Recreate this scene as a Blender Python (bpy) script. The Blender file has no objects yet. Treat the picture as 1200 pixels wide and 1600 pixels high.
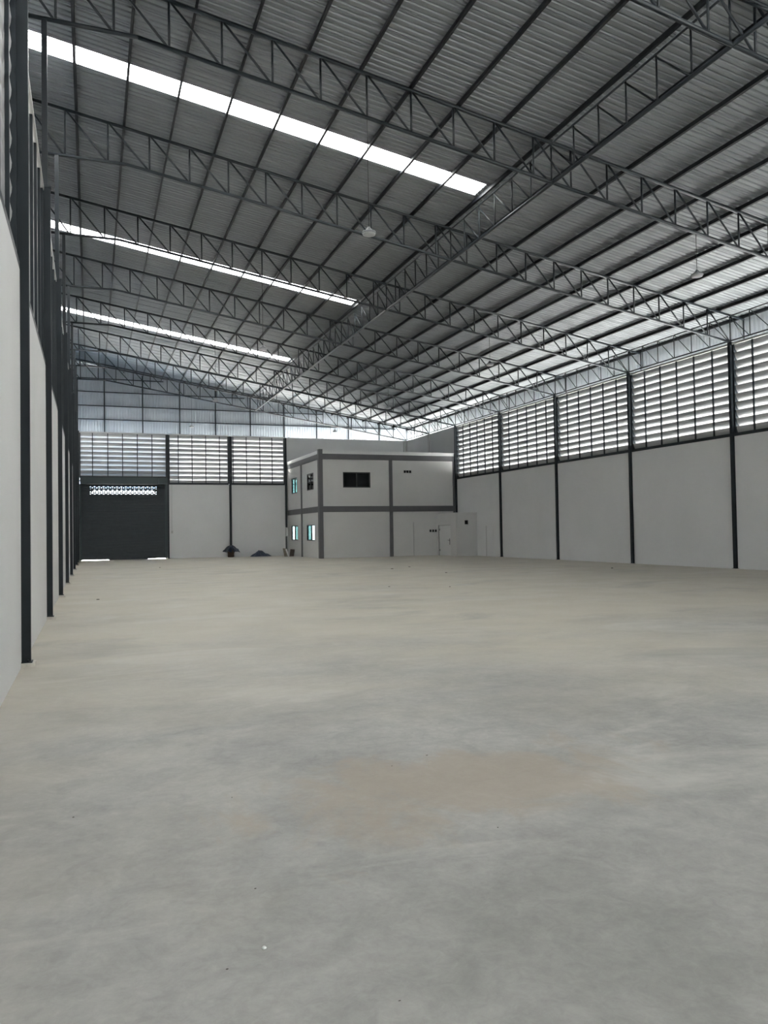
import bpy, math, random
from mathutils import Matrix, Vector

# ------------------------------------------------------------------ camera, sky, light, exposure
SC = bpy.context.scene
COL = SC.collection
H_CAM = 1.6452
YAW, PITCH, ROLL = math.radians(20.704), math.radians(1.43), math.radians(0.93)
F_PX = 1210.57

def make_camera():
    cd = bpy.data.cameras.new('camera')
    cd.sensor_fit = 'VERTICAL'
    cd.sensor_height = 32.0
    cd.sensor_width = 24.0
    cd.lens = F_PX / 1600.0 * 32.0
    cd.clip_start = 0.05
    cd.clip_end = 500
    co = bpy.data.objects.new('camera', cd)
    COL.objects.link(co)
    right0 = Vector((math.cos(YAW), -math.sin(YAW), 0))
    flat = Vector((math.sin(YAW), math.cos(YAW), 0))
    fwd = flat * math.cos(PITCH) + Vector((0, 0, 1)) * math.sin(PITCH)
    up0 = -flat * math.sin(PITCH) + Vector((0, 0, 1)) * math.cos(PITCH)
    c, s = math.cos(ROLL), math.sin(ROLL)
    right = right0 * c - up0 * s
    up = right0 * s + up0 * c
    m = Matrix((right, up, -fwd)).transposed().to_4x4()
    m.translation = Vector((0, 0, H_CAM))
    co.matrix_world = m
    SC.camera = co
make_camera()

w = bpy.data.worlds.new('overcast_sky')
SC.world = w
w.use_nodes = True
bg = w.node_tree.nodes['Background']
bg.inputs['Color'].default_value = (0.90, 0.955, 1.0, 1)
bg.inputs['Strength'].default_value = 8.0

sun_d = bpy.data.lights.new('sun', 'SUN')
sun_d.energy = 150.0
sun_d.angle = math.radians(12)
sun_d.color = (1.0, 0.98, 0.955)
sun_o = bpy.data.objects.new('sun', sun_d)
COL.objects.link(sun_o)
sun_o.rotation_euler = (math.radians(12), math.radians(14), 0)

SC.view_settings.view_transform = 'Standard'
SC.view_settings.look = 'None'
SC.view_settings.gamma = 1.0
SC.view_settings.use_curve_mapping = False
SC.view_settings.exposure = 0.24
cy = SC.cycles
cy.max_bounces = 14
cy.diffuse_bounces = 7
cy.glossy_bounces = 4
cy.transmission_bounces = 8
cy.sample_clamp_indirect = 0.0
cy.caustics_reflective = False
cy.caustics_refractive = False
cy.use_denoising = True

random.seed(7)

# ------------------------------------------------------------------ dimensions (metres)
XR = 22.885                       # inner flange face, wall of the louvres opposite
XL = -0.732                       # inner flange face, near long wall
XWL, XWR = -0.84, 22.99           # plaster faces
Y1 = 10.916
ROWS = [Y1 + 6 * k for k in range(-3, 7)] + [Y1 + 36 + 4.334, Y1 + 36 + 8.669]
Y_FRONT, Y_BACK = ROWS[0], ROWS[-1]
Y_OFF = ROWS[9] + 0.15            # office front
X_OFF = 13.48
Z_SILL = 5.08
Z_TOP = 8.66
SL = 0.16
ANG = math.atan(SL)
def z_top(x): return 13.40 - SL * x
def z_low(x): return 12.36 - SL * x if x > 1.0 else 12.2
def z_roof(x): return 13.592 - SL * x
X_ROOF0, X_ROOF1 = -1.95, 23.85
SHEET = 0.75
Y_SHEET0 = 14.03 - 30 * SHEET     # -8.47
N_SHEETS = 88                     # to 57.53
Y_ROOF1 = Y_SHEET0 + N_SHEETS * SHEET

# ------------------------------------------------------------------ materials
def mat(name, color, rough=0.6, metal=0.0, spec=0.5, noise=None, bump=None):
    """noise=(scale, amount) tints the base colour, bump=(scale, strength)"""
    m = bpy.data.materials.new(name)
    m.use_nodes = True
    nt = m.node_tree
    b = nt.nodes['Principled BSDF']
    b.inputs['Base Color'].default_value = (*color, 1)
    b.inputs['Roughness'].default_value = rough
    b.inputs['Metallic'].default_value = metal
    b.inputs['Specular IOR Level'].default_value = spec
    tc = nt.nodes.new('ShaderNodeTexCoord')
    if noise:
        n = nt.nodes.new('ShaderNodeTexNoise')
        n.inputs['Scale'].default_value = noise[0]
        n.inputs['Detail'].default_value = 6
        nt.links.new(tc.outputs['Object'], n.inputs['Vector'])
        r = nt.nodes.new('ShaderNodeValToRGB')
        a = noise[1]
        r.color_ramp.elements[0].position = 0.3
        r.color_ramp.elements[1].position = 0.7
        r.color_ramp.elements[0].color = (*[max(0, c * (1 - a)) for c in color], 1)
        r.color_ramp.elements[1].color = (*[min(1, c * (1 + a)) for c in color], 1)
        nt.links.new(n.outputs['Fac'], r.inputs['Fac'])
        nt.links.new(r.outputs['Color'], b.inputs['Base Color'])
    if bump:
        n2 = nt.nodes.new('ShaderNodeTexNoise')
        n2.inputs['Scale'].default_value = bump[0]
        n2.inputs['Detail'].default_value = 4
        nt.links.new(tc.outputs['Object'], n2.inputs['Vector'])
        bp = nt.nodes.new('ShaderNodeBump')
        bp.inputs['Strength'].default_value = bump[1]
        bp.inputs['Distance'].default_value = 0.01
        nt.links.new(n2.outputs['Fac'], bp.inputs['Height'])
        nt.links.new(bp.outputs['Normal'], b.inputs['Normal'])
    return m

M = {}
M['plaster'] = mat('plaster', (0.66, 0.66, 0.655), 0.85, noise=(0.5, 0.04), bump=(9, 0.12))
M['office_plaster'] = mat('office_plaster', (0.60, 0.595, 0.58), 0.8, noise=(0.6, 0.03))
M['band_grey'] = mat('band_grey', (0.115, 0.115, 0.12), 0.7, noise=(2, 0.06))
M['steel'] = mat('dark_painted_steel', (0.012, 0.017, 0.021), 0.45, spec=0.3, noise=(3, 0.15))
M['truss_steel'] = mat('truss_painted_steel', (0.013, 0.018, 0.022), 0.40, spec=0.4, noise=(4, 0.12))
M['purlin'] = mat('purlin_steel', (0.010, 0.012, 0.015), 0.5, spec=0.3, noise=(4, 0.12))
M['roof'] = mat('roof_sheet_metal', (0.19, 0.204, 0.212), 0.5, metal=0.3, spec=0.4, noise=(1.2, 0.05))
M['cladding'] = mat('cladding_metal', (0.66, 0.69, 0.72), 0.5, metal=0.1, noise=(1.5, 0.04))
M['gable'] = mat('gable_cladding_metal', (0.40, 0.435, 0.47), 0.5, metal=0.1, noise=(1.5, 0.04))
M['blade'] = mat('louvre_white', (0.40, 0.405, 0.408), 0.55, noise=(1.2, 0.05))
M['shutter'] = mat('shutter_paint', (0.022, 0.03, 0.036), 0.5, noise=(3, 0.1))
M['shutter_box'] = mat('shutter_box_paint', (0.03, 0.048, 0.05), 0.5)
M['pad'] = mat('concrete_pad', (0.58, 0.55, 0.50), 0.9, noise=(8, 0.15), bump=(30, 0.3))
M['black'] = mat('black_frame', (0.01, 0.011, 0.012), 0.45)
M['hole'] = mat('vent_black', (0.004, 0.004, 0.004), 0.9)
M['white'] = mat('white_paint', (0.66, 0.66, 0.65), 0.5)
M['chrome'] = mat('brushed_metal', (0.25, 0.25, 0.25), 0.35, metal=1.0)
M['cable'] = mat('cable_black', (0.02, 0.02, 0.02), 0.6)
M['grey_pipe'] = mat('grey_conduit', (0.42, 0.42, 0.41), 0.5)
M['lamp'] = mat('lamp_aluminium', (0.30, 0.31, 0.32), 0.4, metal=0.3)
M['lamp_glass'] = mat('lamp_diffuser', (0.42, 0.43, 0.44), 0.35)
M['tarp'] = mat('blue_black_plastic', (0.018, 0.028, 0.05), 0.35, spec=0.6, noise=(9, 0.5), bump=(25, 0.5))
M['brown'] = mat('brown_jute', (0.10, 0.065, 0.045), 0.9, noise=(14, 0.35))
M['board'] = mat('scrap_board', (0.22, 0.19, 0.155), 0.85, noise=(8, 0.3))
M['board_dark'] = mat('scrap_board_dark', (0.09, 0.07, 0.055), 0.85, noise=(8, 0.3))
M['canopy'] = mat('canopy_blue_sheet', (0.30, 0.58, 0.95), 0.5, noise=(2, 0.08))
M['ground'] = mat('outdoor_ground', (0.37, 0.375, 0.367), 0.9, noise=(0.3, 0.08))
M['bounce_pale'] = mat('pale_bounce_surface', (0.80, 0.79, 0.77), 0.9, noise=(0.4, 0.05))
M['debris'] = mat('debris_dark', (0.07, 0.06, 0.05), 0.9)
M['debris_white'] = mat('debris_pale', (0.8, 0.8, 0.78), 0.8)

def glass_mat(name, color, rough=0.02):
    m = bpy.data.materials.new(name)
    m.use_nodes = True
    nt = m.node_tree
    nt.nodes.clear()
    out = nt.nodes.new('ShaderNodeOutputMaterial')
    tr = nt.nodes.new('ShaderNodeBsdfTransparent')
    tr.inputs['Color'].default_value = (*color, 1)
    gl = nt.nodes.new('ShaderNodeBsdfGlossy')
    gl.inputs['Roughness'].default_value = rough
    lw = nt.nodes.new('ShaderNodeLayerWeight')
    lw.inputs['Blend'].default_value = 0.5
    pw = nt.nodes.new('ShaderNodeMath'); pw.operation = 'POWER'; pw.inputs[1].default_value = 4.0
    nt.links.new(lw.outputs['Facing'], pw.inputs[0])
    fr = nt.nodes.new('ShaderNodeMath'); fr.operation = 'MULTIPLY_ADD'
    fr.inputs[1].default_value = 0.7; fr.inputs[2].default_value = 0.03
    nt.links.new(pw.outputs[0], fr.inputs[0])
    mx = nt.nodes.new('ShaderNodeMixShader')
    nt.links.new(fr.outputs[0], mx.inputs[0])
    nt.links.new(tr.outputs[0], mx.inputs[1])
    nt.links.new(gl.outputs[0], mx.inputs[2])
    nt.links.new(mx.outputs[0], out.inputs['Surface'])
    return m
M['glass_teal'] = glass_mat('teal_tinted_glass', (0.26, 0.37, 0.36))
M['glass_clear'] = glass_mat('clear_glass', (0.90, 0.95, 0.95))

def dark_glass():
    m = mat('dark_window_glass', (0.004, 0.005, 0.006), 0.02, spec=0.12)
    return m
M['glass_dark'] = dark_glass()

def skylight_mat():
    m = bpy.data.materials.new('translucent_roof_sheet')
    m.use_nodes = True
    nt = m.node_tree
    nt.nodes.clear()
    out = nt.nodes.new('ShaderNodeOutputMaterial')
    tr = nt.nodes.new('ShaderNodeBsdfTranslucent')
    tr.inputs['Color'].default_value = (0.54, 0.555, 0.555, 1)
    df = nt.nodes.new('ShaderNodeBsdfDiffuse')
    df.inputs['Color'].default_value = (0.8, 0.82, 0.82, 1)
    mx = nt.nodes.new('ShaderNodeMixShader')
    mx.inputs[0].default_value = 0.25
    nt.links.new(tr.outputs[0], mx.inputs[1])
    nt.links.new(df.outputs[0], mx.inputs[2])
    nt.links.new(mx.outputs[0], out.inputs['Surface'])
    return m
M['skylight'] = skylight_mat()

def floor_mat():
    m = bpy.data.materials.new('polished_concrete_floor')
    m.use_nodes = True
    nt = m.node_tree
    N, L = nt.nodes, nt.links
    b = N['Principled BSDF']
    tc = N.new('ShaderNodeTexCoord')
    def noise(scale, detail, sx=1, sy=1, rough=0.6, dist=0.0):
        mp = N.new('ShaderNodeMapping')
        mp.inputs['Scale'].default_value = (sx, sy, 1)
        L.new(tc.outputs['Object'], mp.inputs['Vector'])
        n = N.new('ShaderNodeTexNoise')
        n.inputs['Scale'].default_value = scale
        n.inputs['Detail'].default_value = detail
        n.inputs['Roughness'].default_value = rough
        n.inputs['Distortion'].default_value = dist
        L.new(mp.outputs['Vector'], n.inputs['Vector'])
        return n.outputs['Fac']
    def ramp(fac, p0, c0, p1, c1):
        r = N.new('ShaderNodeValToRGB')
        r.color_ramp.elements[0].position = p0
        r.color_ramp.elements[0].color = (*c0, 1)
        r.color_ramp.elements[1].position = p1
        r.color_ramp.elements[1].color = (*c1, 1)
        L.new(fac, r.inputs['Fac'])
        return r.outputs['Color']
    def mix(fac, a, bb, blend='MIX'):
        mx = N.new('ShaderNodeMix')
        mx.data_type = 'RGBA'
        mx.blend_type = blend
        if isinstance(fac, float): mx.inputs[0].default_value = fac
        else: L.new(fac, mx.inputs[0])
        for i, v in ((6, a), (7, bb)):
            if isinstance(v, tuple): mx.inputs[i].default_value = (*v, 1)
            else: L.new(v, mx.inputs[i])
        return mx.outputs[2]
    def math_(op, a, bb=None, clamp=False):
        n = N.new('ShaderNodeMath'); n.operation = op; n.use_clamp = clamp
        for i, v in enumerate((a, bb)):
            if v is None: continue
            if isinstance(v, (int, float)): n.inputs[i].default_value = v
            else: L.new(v, n.inputs[i])
        return n.outputs[0]
    sep = N.new('ShaderNodeSeparateXYZ')
    L.new(tc.outputs['Object'], sep.inputs[0])
    X, Y = sep.outputs[0], sep.outputs[1]
    # grey concrete with cloudy trowel marks
    base = ramp(noise(0.55, 8, 1, 1, 0.62, 0.3), 0.32, (0.29, 0.285, 0.268), 0.68, (0.43, 0.42, 0.395))
    fine = ramp(noise(3.2, 10, 1, 1, 0.7, 0.5), 0.28, (0.78, 0.78, 0.78), 0.74, (1.16, 1.16, 1.15))
    col = mix(1.0, base, fine, 'MULTIPLY')
    grain = ramp(noise(16, 12, 1, 1, 0.75, 0.8), 0.3, (0.88, 0.88, 0.88), 0.7, (1.10, 1.10, 1.10))
    col = mix(1.0, col, grain, 'MULTIPLY')
    # fine tan dust, thicker towards the roller door end and along the near wall
    dust = noise(0.22, 7, 1, 1.6, 0.62, 0.4)
    yy = N.new('ShaderNodeMapRange'); L.new(Y, yy.inputs[0])
    yy.inputs[1].default_value = 3; yy.inputs[2].default_value = 14
    yy.inputs[3].default_value = -0.12; yy.inputs[4].default_value = 0.38
    d1 = math_('ADD', dust, yy.outputs[0])
    d2 = ramp(d1, 0.45, (0, 0, 0), 0.85, (1, 1, 1))
    d2 = math_('MULTIPLY', d2, 0.8)
    col = mix(d2, col, (0.55, 0.505, 0.415))
    wl = N.new('ShaderNodeMapRange'); L.new(X, wl.inputs[0])
    wl.inputs[1].default_value = -0.8; wl.inputs[2].default_value = -0.1
    wl.inputs[3].default_value = 0.55; wl.inputs[4].default_value = 0.0
    col = mix(math_('MULTIPLY', wl.outputs[0], noise(1.1, 6)), col, (0.55, 0.50, 0.42))
    # pale chalky streaks
    pale = ramp(noise(0.5, 9, 0.7, 1.5, 0.65, 0.8), 0.54, (0, 0, 0), 0.70, (1, 1, 1))
    col = mix(math_('MULTIPLY', pale, 0.6), col, (0.58, 0.56, 0.515))
    # darker damp patches
    damp = ramp(noise(0.35, 9, 0.8, 1.3, 0.66, 0.7), 0.30, (1, 1, 1), 0.44, (0, 0, 0))
    col = mix(math_('MULTIPLY', damp, 0.55), col, (0.29, 0.285, 0.26))
    # one beige stain of dried mud with ragged edge
    wob = math_('MULTIPLY', math_('SUBTRACT', noise(1.3, 9, 1.4, 0.8, 0.68, 0.6), 0.5), 3.0)
    dx = math_('SUBTRACT', X, 2.25); dy = math_('SUBTRACT', Y, 4.62)
    ex = math_('DIVIDE', math_('ADD', math_('MULTIPLY', dx, 1.0), math_('MULTIPLY', dy, 0.10)), 1.55)
    ey = math_('DIVIDE', math_('SUBTRACT', math_('MULTIPLY', dy, 1.0), math_('MULTIPLY', dx, 0.10)), 0.80)
    rr = math_('SQRT', math_('ADD', math_('MULTIPLY', ex, ex), math_('MULTIPLY', ey, ey)))
    st = ramp(math_('ADD', rr, wob), 0.58, (1, 1, 1), 1.08, (0, 0, 0))
    col = mix(math_('MULTIPLY', st, 0.62), col, (0.37, 0.31, 0.24))
    L.new(col, b.inputs['Base Color'])
    rg = ramp(noise(0.8, 6), 0.3, (0.42, 0.42, 0.42), 0.7, (0.62, 0.62, 0.62))
    L.new(rg, b.inputs['Roughness'])
    b.inputs['Specular IOR Level'].default_value = 0.35
    bp = N.new('ShaderNodeBump'); bp.inputs['Strength'].default_value = 0.08; bp.inputs['Distance'].default_value = 0.01
    L.new(noise(6, 8), bp.inputs['Height'])
    L.new(bp.outputs['Normal'], b.inputs['Normal'])
    return m
M['floor'] = floor_mat()

# ------------------------------------------------------------------ mesh helpers
class MB:
    def __init__(self): self.v = []; self.f = []; self.sm = []
    def box(self, x0, x1, y0, y1, z0, z1):
        o = len(self.v)
        self.v += [(x, y, z) for z in (z0, z1) for y in (y0, y1) for x in (x0, x1)]
        self.f += [tuple(o + i for i in q) for q in
                   ((0, 2, 3, 1), (4, 5, 7, 6), (0, 1, 5, 4), (2, 6, 7, 3), (0, 4, 6, 2), (1, 3, 7, 5))]
        self.sm += [False] * 6
        return self
    def tube(self, p, q, r, n=8, r2=None):
        p, q = Vector(p), Vector(q)
        d = (q - p).normalized()
        a = d.orthogonal().normalized() if abs(d.z) > 0.9 else Vector((0, 0, 1)).cross(d).normalized()
        b = d.cross(a)
        o = len(self.v)
        r2 = r if r2 is None else r2
        for c, rr in ((p, r), (q, r2)):
            for i in range(n):
                t = 2 * math.pi * (i + 0.5) / n
                self.v.append(tuple(c + a * (rr * math.cos(t)) + b * (rr * math.sin(t))))
        for i in range(n):
            j = (i + 1) % n
            self.f.append((o + i, o + j, o + n + j, o + n + i)); self.sm.append(n > 4)
        self.f.append(tuple(o + i for i in reversed(range(n)))); self.sm.append(False)
        self.f.append(tuple(o + n + i for i in range(n))); self.sm.append(False)
        return self
    def bar(self, p, q, w, t, up=(0, 0, 1)):
        """rectangular bar, w across (perpendicular to up), t along up"""
        p, q, up = Vector(p), Vector(q), Vector(up)
        d = (q - p).normalized()
        a = d.cross(up).normalized() * (w / 2)
        b = a.cross(d).normalized() * (t / 2)
        o = len(self.v)
        for c in (p, q):
            for s1, s2 in ((-1, -1), (1, -1), (1, 1), (-1, 1)):
                self.v.append(tuple(c + a * s1 + b * s2))
        self.f += [tuple(o + i for i in x) for x in
                   ((0, 1, 2, 3), (7, 6, 5, 4), (0, 4, 5, 1), (1, 5, 6, 2), (2, 6, 7, 3), (3, 7, 4, 0))]
        self.sm += [False] * 6
        return self
    def sweep(self, prof, a, b, closed=True, caps=True):
        """profile points are full 3-D tuples; extruded by vector from a to b"""
        n = len(prof); o = len(self.v)
        for c in (a, b):
            for p in prof: self.v.append((p[0] + c[0], p[1] + c[1], p[2] + c[2]))
        rng = range(n) if closed else range(n - 1)
        for i in rng:
            j = (i + 1) % n
            self.f.append((o + i, o + j, o + n + j, o + n + i)); self.sm.append(False)
        if closed and caps:
            self.f.append(tuple(o + i for i in reversed(range(n)))); self.sm.append(False)
            self.f.append(tuple(o + n + i for i in range(n))); self.sm.append(False)
        return self
    def poly(self, pts):
        o = len(self.v); self.v += [tuple(p) for p in pts]
        self.f.append(tuple(range(o, o + len(pts)))); self.sm.append(False)
        return self
    def lathe(self, prof, c, n=20):
        o = len(self.v); k = len(prof)
        for r, z in prof:
            for i in range(n):
                t = 2 * math.pi * i / n
                self.v.append((c[0] + r * math.cos(t), c[1] + r * math.sin(t), c[2] + z))
        for a in range(k - 1):
            for i in range(n):
                j = (i + 1) % n
                self.f.append((o + a * n + i, o + a * n + j, o + (a + 1) * n + j, o + (a + 1) * n + i)); self.sm.append(True)
        self.f.append(tuple(o + i for i in reversed(range(n)))); self.sm.append(False)
        self.f.append(tuple(o + (k - 1) * n + i for i in range(n))); self.sm.append(False)
        return self
    def mesh(self, name, m):
        me = bpy.data.meshes.new(name)
        me.from_pydata(self.v, [], self.f)
        me.polygons.foreach_set('use_smooth', self.sm)
        me.materials.append(m)
        me.update()
        return me

def link(name, me, parent=None, loc=(0, 0, 0)):
    o = bpy.data.objects.new(name, me)
    COL.objects.link(o)
    o.location = loc
    if parent is not None: o.parent = parent
    return o
def build(name, mb, m, parent=None, loc=(0, 0, 0)):
    return link(name, mb.mesh(name, m), parent, loc)
def tag(o, label, cat, group=None):
    o['label'] = label; o['category'] = cat
    if group: o['group'] = group
    return o
def thing(name, loc, label, cat, group=None, rz=0):
    o = bpy.data.objects.new(name, None)
    o.empty_display_size = 0.2
    COL.objects.link(o)
    o.location = loc
    o.rotation_euler = (0, 0, rz)
    return tag(o, label, cat, group)
def struct(o):
    o['kind'] = 'structure'
    return o
def dup(root, loc, label, group=None, rz=None):
    r = root.copy(); COL.objects.link(r); r.location = loc
    if rz is not None: r.rotation_euler = (0, 0, rz)
    r['label'] = label
    if group: r['group'] = group
    for ch in root.children:
        c = ch.copy(); COL.objects.link(c); c.parent = r
        for g in ch.children:
            d = g.copy(); COL.objects.link(d); d.parent = c
    return r
ORD = ['first', 'second', 'third', 'fourth', 'fifth', 'sixth', 'seventh', 'eighth', 'ninth', 'tenth', 'eleventh',
       'twelfth', 'thirteenth', 'fourteenth', 'fifteenth', 'sixteenth', 'seventeenth', 'eighteenth', 'nineteenth',
       'twentieth', 'twenty-first', 'twenty-second']

# ------------------------------------------------------------------ floor, ground, walls
b = MB().box(-1.02, 23.17, Y_FRONT - 0.18, Y_BACK + 0.18, -0.25, 0.0)
struct(build('floor', b, M['floor']))
b = MB().box(-90, 115, -90, 150, -0.6, -0.27)
struct(build('ground', b, M['ground']))
struct(build('bounce_slab', MB().box(-3, 27, Y_BACK + 0.2, Y_BACK + 16, -0.27, -0.2), M['bounce_pale']))  # unseen pale reflector, added to bounce sunlight up onto the rear roof

struct(build('light_block_wall', MB().box(-4.3, -4.1, Y_FRONT - 6, Y_BACK + 4, -0.27, 9.5), M['office_plaster']))  # unseen blocker added outside to dim daylight at the left louvres
X_OUT_L, X_OUT_R = -0.98, 23.13
wl = struct(build('wall_left', MB().box(X_OUT_L, XWL, Y_FRONT, Y_BACK + 0.14, 0, Z_SILL), M['plaster']))
# right wall: low part under the louvres, full height beside the office
b = MB().box(XWR, X_OUT_R, Y_FRONT, ROWS[9] - 0.02, 0, Z_SILL)
b.box(XWR, X_OUT_R, ROWS[9] - 0.02, Y_BACK + 0.14, 0, Z_TOP - 0.02)
wr = struct(build('wall_right', b, M['plaster']))
# back wall with the door opening and office windows
DX0, DX1, DZ = -0.70, 4.86, 5.10
def wall_with_holes(mb, x0, x1, z0, z1, y0, y1, holes):
    xs = sorted({x0, x1, *[h[0] for h in holes], *[h[1] for h in holes]})
    zs = sorted({z0, z1, *[h[2] for h in holes], *[h[3] for h in holes]})
    for a, c in zip(xs, xs[1:]):
        for d, e in zip(zs, zs[1:]):
            if any(h[0] <= a + 1e-6 and c <= h[1] + 1e-6 and h[2] <= d + 1e-6 and e <= h[3] + 1e-6 for h in holes): continue
            mb.box(a, c, y0, y1, d, e)
b = MB()
YB0, YB1 = Y_BACK, Y_BACK + 0.14
b.box(DX1 + 0.14, 13.36, YB0, YB1, 0, Z_SILL + 0.08)
b.box(XWL, -0.72, YB0, YB1, 0, Z_TOP)
BACK_WINS = [(13.75, 16.2, 0.95, 2.35), (13.75, 14.95, 4.3, 5.6)]
wall_with_holes(b, 13.356, XWR, 0, Z_TOP - 0.02, YB0, YB1, BACK_WINS)
wb = struct(build('wall_back', b, M['plaster']))
# front wall behind the photographer, open doorway to the yard
b = MB()
wall_with_holes(b, XWL, XWR, 0, Z_SILL, Y_FRONT - 0.14, Y_FRONT, [(9.0, 14.5, 0, Z_SILL)])
struct(build('wall_front', b, M['plaster']))

# ------------------------------------------------------------------ roof: ribbed sheets, translucent strips
def sheet_profile(width, n=4, h=0.038, x=0.0):
    p = width / n
    pts = [(0.0, 0.0)]
    for i in range(n):
        c = (i + 0.5) * p
        pts += [(c - 0.036, 0), (c - 0.016, h), (c + 0.016, h), (c + 0.036, 0)]
    pts += [(width - 0.012, 0), (width - 0.012, -0.010), (width + 0.008, -0.010)]
    return pts
def roof_sheet_mesh(xa, xb, m, name):
    mb = MB()
    prof = [(0, y, z) for y, z in sheet_profile(SHEET)]
    mb.sweep(prof, (xa, 0, z_roof(xa)), (xb, 0, z_roof(xb)), closed=False)
    return mb.mesh(name, m)
ceiling = struct(thing('ceiling', (0, 0, 0), 'grey ribbed metal roof sloping down to the louvred wall by the office', 'roof'))
X_SKY = 10.97
full_me = roof_sheet_mesh(X_ROOF0, X_ROOF1, M['roof'], 'roof_sheet')
low_me = roof_sheet_mesh(X_SKY, X_ROOF1, M['roof'], 'roof_sheet_short')
sky_me = roof_sheet_mesh(X_ROOF0, X_SKY + 0.02, M['skylight'], 'skylight_sheet')
for i in range(N_SHEETS):
    y = Y_SHEET0 + i * SHEET
    k = (y - 20.03) / 12.0
    if abs(k - round(k)) < 0.01 and y < 50:
        link('roof_sheet', low_me, ceiling, (0, y, 0))
        link('skylight_sheet', sky_me, ceiling, (0, y, -0.002))['label'] = 'bright translucent skylight strip'
    else:
        link('roof_sheet', full_me, ceiling, (0, y, 0))

# ------------------------------------------------------------------ purlins
PURLIN_X = [-1.63] + [-0.36 + 1.268 * n for n in range(19)] + [23.62]
ca, sa = math.cos(ANG), math.sin(ANG)
def purlin_mesh():
    hgt, wd, t, lip = 0.125, 0.06, 0.004, 0.018
    outer = [(0, 0), (wd, 0), (wd, lip), (wd - t, lip), (wd - t, t), (t, t), (t, hgt - t), (wd - t, hgt - t),
             (wd - t, hgt - lip), (wd, hgt - lip), (wd, hgt), (0, hgt)]
    prof = [(x * ca + z * sa, 0, -x * sa + z * ca) for x, z in outer]
    return MB().sweep(prof, (0, Y_FRONT - 0.9, 0), (0, Y_BACK + 1.85, 0)).mesh('purlin', M['purlin'])
pm = purlin_mesh()
for i, x in enumerate(PURLIN_X):
    o = link('purlin', pm, None, (x, 0, z_top(x) + 0.047))
    n = len(PURLIN_X) - 1 - i
    tag(o, 'dark steel purlin under the roof sheets, %s up from the low eave above the louvres' % ORD[n], 'purlin', 'roof purlins')

# ------------------------------------------------------------------ roof trusses
X_COLR = 22.98
BAY = 1.125
NODES = [-0.62 + BAY * n for n in range(-1, 21)] + [X_COLR]
BASE_T = (X_COLR, 0, 8.68)
def truss_proto():
    root = thing('roof_truss', BASE_T, '', 'truss')
    ox, oz = BASE_T[0], BASE_T[2]
    L = lambda x, z: (x - ox, 0, z - oz)
    CH, WB = 0.045, 0.027
    xa = NODES[0]
    build('top_chord', MB().tube(L(xa, z_top(xa)), L(23.68, z_top(23.68)), CH, 10), M['truss_steel'], root)
    bc = MB().tube(L(xa, 12.2), L(1.0, 12.2), CH, 10).tube(L(1.0, 12.2), L(X_COLR, z_low(X_COLR)), CH, 10)
    build('bottom_chord', bc, M['truss_steel'], root)
    for i, x in enumerate(NODES):
        build('vertical_web', MB().tube(L(x, z_low(x) + 0.03), L(x, z_top(x) - 0.03), WB, 8), M['truss_steel'], root)
        if i + 1 < len(NODES):
            x2 = NODES[i + 1]
            build('diagonal_web', MB().tube(L(x + 0.05, z_top(x) - 0.04), L(x2 - 0.05, z_low(x2) + 0.04), WB, 8), M['truss_steel'], root)
    build('end_post', MB().tube(L(23.66, z_top(23.66)), L(23.66, 8.85), WB, 8).tube(L(23.02, z_top(23.02) - .03), L(23.62, 8.95), 0.02, 6), M['truss_steel'], root)
    return root
proto = truss_proto()
n_rows = len(ROWS)
for i, y in enumerate(ROWS):
    n = n_rows - 1 - i
    if i == 0: continue
    lab = ('dark steel pipe roof truss on top of the back wall with the roller door' if n == 0 else
           'dark steel pipe roof truss across the hall, %s in front of the back wall truss' % ORD[n - 1])
    if i == 1:
        proto.location = (BASE_T[0], y, BASE_T[2]); proto['label'] = lab; proto['group'] = 'roof trusses'
    else:
        dup(proto, (BASE_T[0], y, BASE_T[2]), lab, 'roof trusses')

# long truss across all roof trusses
X_LT = 11.2
root = thing('bracing_truss', (X_LT, Y_FRONT, z_low(X_LT)), 'long dark pipe bracing truss running lengthwise through all the roof trusses', 'truss')
oy, oz = Y_FRONT, z_low(X_LT)
zt = z_top(X_LT) - oz
build('top_chord', MB().tube((0, 0, zt), (0, Y_BACK - oy, zt), 0.03, 8), M['truss_steel'], root)
build('bottom_chord', MB().tube((0, 0, 0), (0, Y_BACK - oy, 0), 0.045, 10), M['truss_steel'], root)
vm = MB().tube((0, 0, 0.03), (0, 0, zt - 0.03), 0.023, 8).mesh('vertical_web', M['truss_steel'])
dm = MB().tube((0, 0.03, zt - 0.04), (0, -0.95, 0.04), 0.023, 8).mesh('diagonal_web', M['truss_steel'])
k = 0
yv = Y1 - oy - 18 + 0.05
while yv < Y_BACK - oy - 0.2:
    link('vertical_web', vm, root, (0, yv, 0))
    if yv > 1: link('diagonal_web', dm, root, (0, yv, 0))
    yv += 1.0

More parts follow.
